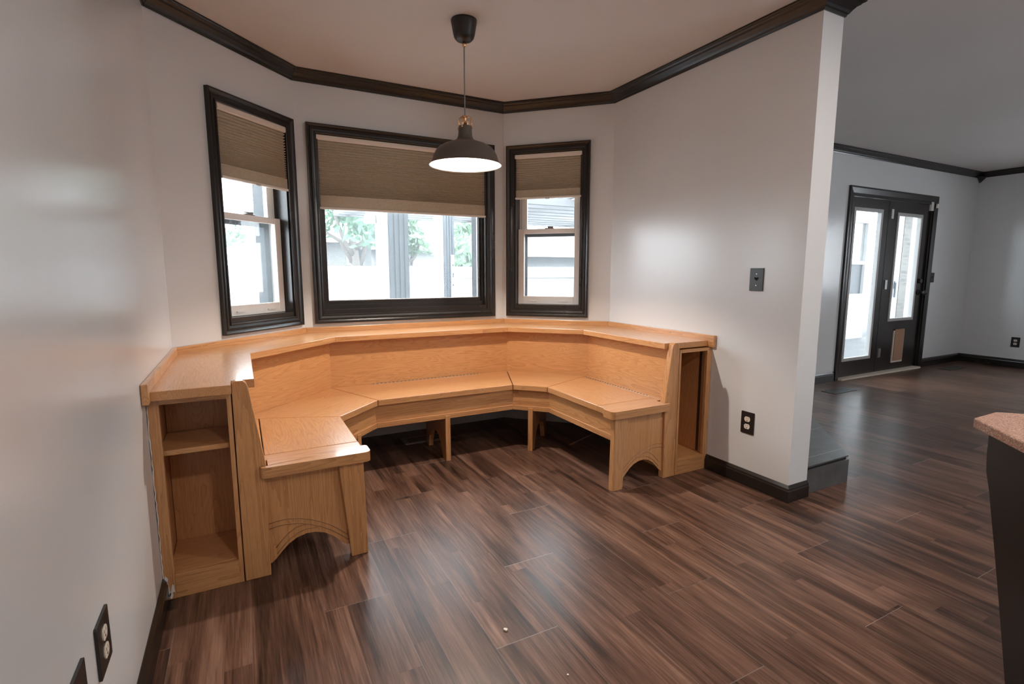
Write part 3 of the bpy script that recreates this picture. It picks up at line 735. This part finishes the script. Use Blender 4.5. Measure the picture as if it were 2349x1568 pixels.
for z in (1.81, 1.025, .24):
    b = MB(); FD.box(b, XMd+.055, XMd+.095, .012, .019, z-.052, z+.052); FD.box(b, XMd+.04, XMd+.055, .006, .019, z-.052, z+.052); b.build('hinge', M_SCREW, lb, label='bright steel hinge')
hb = MB(); hb.prism([(.028*math.cos(2*math.pi*k/20), .028*math.sin(2*math.pi*k/20)) for k in range(20)], lambda a, b_, t: FD.p(7.238+a, .018-t, 1.06+b_), 0, .02)
hb.build('deadbolt', M_LAMPBLK, lb)
hb = MB(); hb.tube([FD.p(7.238, .018, .925), FD.p(7.238, -.03, .925)], .012, 10); hb.ball(FD.p(7.238, -.045, .925), .029, 8); hb.prism([(.032*math.cos(2*math.pi*k/20), .032*math.sin(2*math.pi*k/20)) for k in range(20)], lambda a, b_, t: FD.p(7.238+a, .018-t, .925+b_), 0, .008)
hb.build('door_knob', M_LAMPBLK, lb, smooth=True)
b = MB(); FD.frame(b, 6.765, 6.998, .105, .485, .020, .008, .018); pf = b.build('pet_door', M_FRAMEWOOD, lb, label='pale framed pet flap in the lower panel')
b = MB(); FD.box(b, 6.79, 6.985, .004, .012, .128, .500); b.build('flap', M_CARD, pf, label='brown cardboard covering the flap')
b = MB(); FD.box(b, 7.288, 7.345, -.006, .018, 1.885, 1.985); FD.box(b, 7.345, 7.372, -.040, -.0225, 1.915, 1.965); sn = b.build('door_sensor', M_VINYL, None, bevel=.003)
tag(sn, 'small white alarm sensor at the top right of the glazed door', 'sensor')

# ---------------------------------------------------------------- hearth and peninsula
HP = [(XE+.001, 1.575), (2.965, 1.575), (4.15, 2.76), (4.15, YD-.003), (XE+.001, YD-.003)]
hearth = empty('hearth', (3.2, 2.4, 0), label='raised grey slate hearth behind the end of the partition wall', cat='hearth')
MB().flat(HP, .0005, .128).build('hearth_base', M_SLATE, hearth, bevel=.001)
HT = [(XE+.001, 1.578), (2.962, 1.578), (4.147, 2.763), (4.147, YD-.003), (XE+.001, YD-.003)]
MB().flat(gap(HT, .010), .128, .144).build('shadow_gap', M_VENTDK, hearth, label='black gap under the top tiles')
MB().flat(HT, .144, .152).build('hearth_top', M_SLATE, hearth, bevel=.001, label='grey slate top tiles')
# peninsula: counter slab rotated by 45 degrees with a clipped corner
a = Vector((1.996, .708)); u = Vector((-R2, -R2)); w = Vector((R2, -R2))
def PP(s, t): q = a+u*s+w*t; return (q.x, q.y)
pen = empty('peninsula_counter', (1.9, .1, 0), label='black peninsula with a red speckled stone top at the right edge', cat='counter')
b_ = Vector((2.147, .709))
MB().flat([PP(0, 0), (b_.x, b_.y), PP((b_-a).dot(u), .62), PP(1.25, .62), PP(1.25, 0)], .690, .720).build('countertop', M_STONE, pen, bevel=.004, label='red speckled stone slab')
prof = [(.042, .6895), (.044, .62), (.052, .57), (.077, .52), (.110, .434), (.144, .347), (.207, .178), (.270, .0), (1.2, 0), (1.2, .6895)]
MB().prism(prof, lambda s, z, t: (*PP(s, t), z), .022, .50).build('cabinet_body', M_CABBLK, pen, label='black base with slanted end')

# crumb of plaster and other specks lying on the floor
def crumb(x, y, r, label):
    b = MB(); n = 7; vs = []
    for k in range(n): vs.append((x+r*(.6+.5*random.random())*math.cos(2*math.pi*k/n), y+r*(.6+.5*random.random())*math.sin(2*math.pi*k/n), .0003))
    b.prism([(p[0], p[1]) for p in vs], lambda a, c, t: (a, c, t), .0003, r*.7); o = b.build('crumb', M_PLUG, bevel=r*.15)
    tag(o, label, 'crumb', 'crumbs on the floor')
crumb(.705, 1.385, .008, 'pale crumb on the planks in the middle of the floor')
crumb(.78, 1.13, .004, 'small pale speck of debris toward the bottom of the floor')

# ---------------------------------------------------------------- outside
structure(MB().box(-14, 22, 4.1, 40, -.6, -.25).build('ground', M_DECK), 'pale deck and yard')
# fence
fe = empty('yard_fence', (3, 9.3, -.25), label='white board fence across the yard behind the wide window', cat='fence')
b = MB()
for i in range(96): x = -9+i*.25; b.box(x, x+.249, 9.3, 9.33, -.25, 1.27)
b.build('fence_boards', M_EXTW, fe)
b = MB(); b.box(-9, 15, 9.27, 9.30, 1.05, 1.14); b.box(-9, 15, 9.27, 9.30, .1, .19); b.build('fence_rail', M_EXTW, fe)
# pergola post close to the window and one farther out
def pergola(x, y, wd, label, brace):
    t = empty('pergola_post', (x, y, -.25), label=label, cat='post', group='pergola posts')
    b = MB(); n = 4; b.box(x, x+wd, y, y+wd, -.25, 2.6)
    for i in range(n): xx = x+wd*(i+.15)/n; b.box(xx, xx+wd/n*.7, y-.008, y, -.25, 2.6)
    b.build('post', M_EXTD, t)
    MB().box(x-.075, x-.002, y+.01, y+wd, -.25, 2.6).build('corner_board', M_EXTW, t, label='white corner board')
    if brace:
        q = MB(); q.add([(x+px, yy, z) for yy in (y, y+.08) for px, z in ((.0, 1.9), (.05, 1.9), (.135, 1.42), (.135, 1.34), (.09, 1.42))],
                        [(0, 1, 2, 3, 4), (9, 8, 7, 6, 5)]+[(i, (i+1) % 5, 5+(i+1) % 5, 5+i) for i in range(5)]); q.build('brace', M_EXTD, t)
        s = MB(); s.box(x+.075, x+.115, y-.03, y-.018, .7, 1.36); st = s.build('garden_strip', M_EXTW, t, label='white strip with dark diamonds')
        for z in (1.245, 1.145, 1.118, 1.02): d = MB(); d.prism([(x+.095-.014, z), (x+.095, z-.016), (x+.095+.014, z), (x+.095, z+.016)], lambda a, c, tt: (a, tt, c), y-.033, y-.0305); d.build('diamond', M_EXTD, st)
    return t
near_post = pergola(1.196, 4.62, .18, 'dark fluted pergola post just outside the wide window', False)
pergola(2.075, 5.6, .125, 'farther dark pergola post with a diagonal brace seen through the wide window', True)
lt = MB(); lt.lathe([(.001, .09), (.035, .09), (.05, .05), (.055, 0), (.001, 0)], (1.065, 4.75, 1.60), 16); lt.box(1.09, 1.2, 4.74, 4.76, 1.66, 1.69); lt.build('post_lamp', M_EXTW, near_post, label='white lamp bracketed to the post')
b = MB()
for i in range(9): b.box(1.6, 9, 6.2+i*.47, 6.28+i*.47, 2.08+.012*i, 2.18+.012*i)
for x in (1.8, 4.2, 6.6, 8.8): b.box(x, x+.09, 6.0, 10.3, 2.2, 2.34)
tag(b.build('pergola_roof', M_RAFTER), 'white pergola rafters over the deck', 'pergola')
# deck rail seen through the left window
dr_ = empty('deck_railing', (-2.2, 6.2, -.25), label='thin grey deck rail beyond the left window', cat='railing')
b = MB(); b.tube([(-5, 5.6, .66), (.9, 6.9, .66)], .02, 8); b.build('rail', M_EXTD, dr_)
for k in range(6): t = k/5.; b = MB(); b.tube([(-5+5.9*t, 5.6+1.3*t, -.25), (-5+5.9*t, 5.6+1.3*t, .66)], .014, 6); b.build('railing_post', M_EXTD, dr_)
# neighbouring houses
def house(x0, x1, y0, y1, h, rh, label, wins):
    t = empty('house', ((x0+x1)/2, (y0+y1)/2, -.25), label=label, cat='house', group='houses beyond the fence')
    MB().box(x0, x1, y0, y1, -.25, h).build('house_wall', M_HOUSE, t)
    b = MB(); ym = (y0+y1)/2; b.add([(x0-.3, y0-.3, h), (x1+.3, y0-.3, h), (x1+.3, y1+.3, h), (x0-.3, y1+.3, h), (x0+.3, ym, h+rh), (x1-.3, ym, h+rh)],
          [(0, 1, 5, 4), (1, 2, 5), (2, 3, 4, 5), (3, 0, 4), (0, 3, 2, 1)]); b.build('roof', M_ROOF, t)
    for (a0, a1, z0, z1) in wins:
        f = Fr((x0, y0), (x1, y0)); q = MB(); f.frame(q, a0-x0, a1-x0, z0, z1, .06, -.04, .0); xm = (a0+a1)/2-x0; f.box(q, xm-.02, xm+.02, -.035, 0, z0, z1); wf = q.build('window_frame', M_EXTW, t)
        q = MB(); f.box(q, a0-x0+.05, a1-x0-.05, -.012, -.002, z0+.05, z1-.05); q.build('window_pane', M_EXTGL, wf)
    return t
house(1.2, 3.15, 14, 18, 1.9, .5, 'white house with a two-pane window seen left of the near post', [(2.5, 2.95, 1.34, 1.82)])
house(4.0, 9.5, 16.5, 22, 1.85, 1.0, 'low white house with pale roof seen right of the near post', [])
house(6.6, 11, 11.8, 15, 1.55, .75, 'pale shed roofs seen through the right narrow window', [])
house(-4.6, -1.6, 15, 19, 2.9, .9, 'white house seen through the left narrow window', [(-3.4, -2.7, 1.3, 1.9)])
# trees
def tree(x, y, h, cr, n, leaf, label, seed, low=.45, size=.10, forks=5):
    rnd = random.Random(seed); t = empty('tree', (x, y, -.25), label=label, cat='tree', group='trees outside')
    b = MB(); b.tube([(x, y, -.25), (x+.05, y, h*.3), (x-.03, y, h*.55)], [.16, .12, .08], 8)
    for k in range(forks):
        a = 2*math.pi*k/forks+rnd.random(); e = (x+math.cos(a)*cr*.8, y+math.sin(a)*cr*.6, h*(.62+.3*rnd.random()))
        m_ = (x+math.cos(a)*cr*.3, y+math.sin(a)*cr*.25, h*.55); b.tube([(x, y, h*(.3+.05*k)), m_, e], [.07, .045, .015], 6)
    b.build('trunk', M_BARK, t, smooth=True)
    L = MB()
    cl = [(x+rnd.gauss(0, cr*.5), y+rnd.gauss(0, cr*.5), h*low+(h*(1-low))*rnd.random()) for _ in range(34)]
    for i in range(n):
        c = rnd.choice(cl); p = Vector((c[0]+rnd.gauss(0, cr*.16), c[1]+rnd.gauss(0, cr*.16), c[2]+rnd.gauss(0, cr*.13)))
        d1 = Vector((rnd.gauss(0, 1), rnd.gauss(0, 1), rnd.gauss(0, 1))).normalized(); d2 = d1.orthogonal().normalized()
        s = size*(.6+.8*rnd.random()); L.add([p-d1*s, p+d2*s*.5, p+d1*s, p-d2*s*.5], [(0, 1, 2, 3)])
    L.build('foliage', leaf, t)
tree(2.25, 11.6, 3.3, .95, 2000, M_LEAF, 'leafy tree over the fence left of the near pergola post', 3, .58)
tree(3.95, 13.4, 2.8, .6, 1500, M_LEAF2, 'pale green tree above the roof between the pergola posts', 5, .6)
tree(4.9, 11.5, 2.4, .7, 1500, M_LEAF2, 'pale young tree at the right edge of the wide window view', 8, .35)
tree(-1.35, 10.6, 4.2, 1.1, 2400, M_LEAF2, 'pale tree seen through the left narrow window', 11, .3)
tree(9.3, 27, 4.6, 1.2, 1500, M_LEAF2, 'distant tree over the shed roofs in the right narrow window', 15, .5)

# sun room beyond the far glazed door
structure(MB().box(4.6, 13.5, YD+.21, 12, -.12, -.02).build('patio', simple('grey_patio', (.09, .093, .096), .7, 0, .15, 6)), 'grey patio beyond the glazed door')
sr = empty('sun_room', (9.2, 5.6, -.02), label='white sun room wall with a wide window beyond the left door glass', cat='sun room')
YS = 5.3
b = MB(); b.box(8.2, 10.02, YS, YS+.1, -.02, .78); b.box(8.2, 10.02, YS, YS+.1, 2.02, 2.5); b.build('wall_panel', M_EXTW, sr)
b = MB(); b.box(8.2, 8.3, YS, YS+.1, .78, 2.02); b.box(9.92, 10.02, YS, YS+.1, .78, 2.02); b.box(8.3, 9.92, YS+.02, YS+.08, 1.30, 1.36); b.build('window_frame', M_EXTW, sr)
MB().box(8.3, 9.92, YS+.05, YS+.055, .78, 1.30).build('window_screen', simple('grey_screen', (.03, .034, .038), .6), sr, label='dark lower screen')
MB().box(8.3, 9.92, YS+.055, YS+.06, 1.36, 2.02).build('window_pane', M_GLASS, sr)
tree(9.9, 7.6, 3.2, .9, 1200, M_LEAF2, 'pale tree behind the sun room window beyond the glazed door', 21, .4)
wd = empty('white_door', (10.7, YS+.3, -.02), label='white exterior door with grey lever handle beyond the right door glass', cat='door')
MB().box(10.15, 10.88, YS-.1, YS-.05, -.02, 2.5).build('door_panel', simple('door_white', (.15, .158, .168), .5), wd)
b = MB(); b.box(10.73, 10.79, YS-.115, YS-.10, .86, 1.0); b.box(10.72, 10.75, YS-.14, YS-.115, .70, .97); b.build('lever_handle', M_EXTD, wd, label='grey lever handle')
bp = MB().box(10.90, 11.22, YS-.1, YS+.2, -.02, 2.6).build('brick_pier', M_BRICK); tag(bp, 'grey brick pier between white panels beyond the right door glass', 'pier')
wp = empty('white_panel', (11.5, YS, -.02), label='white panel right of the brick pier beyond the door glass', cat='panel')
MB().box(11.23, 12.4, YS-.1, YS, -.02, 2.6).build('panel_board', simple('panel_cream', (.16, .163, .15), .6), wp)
b = MB(); b.tube([(11.40, YS-.12, .80), (11.30, YS-.14, .79), (11.24, YS-.14, .77)], .012, 6); b.build('panel_handle', M_EXTD, wp)
structure(MB().box(7.6, 14, YD+1.2, 8, 2.62, 2.7).build('porch_roof', M_EXTW), 'white porch ceiling beyond the glazed door')
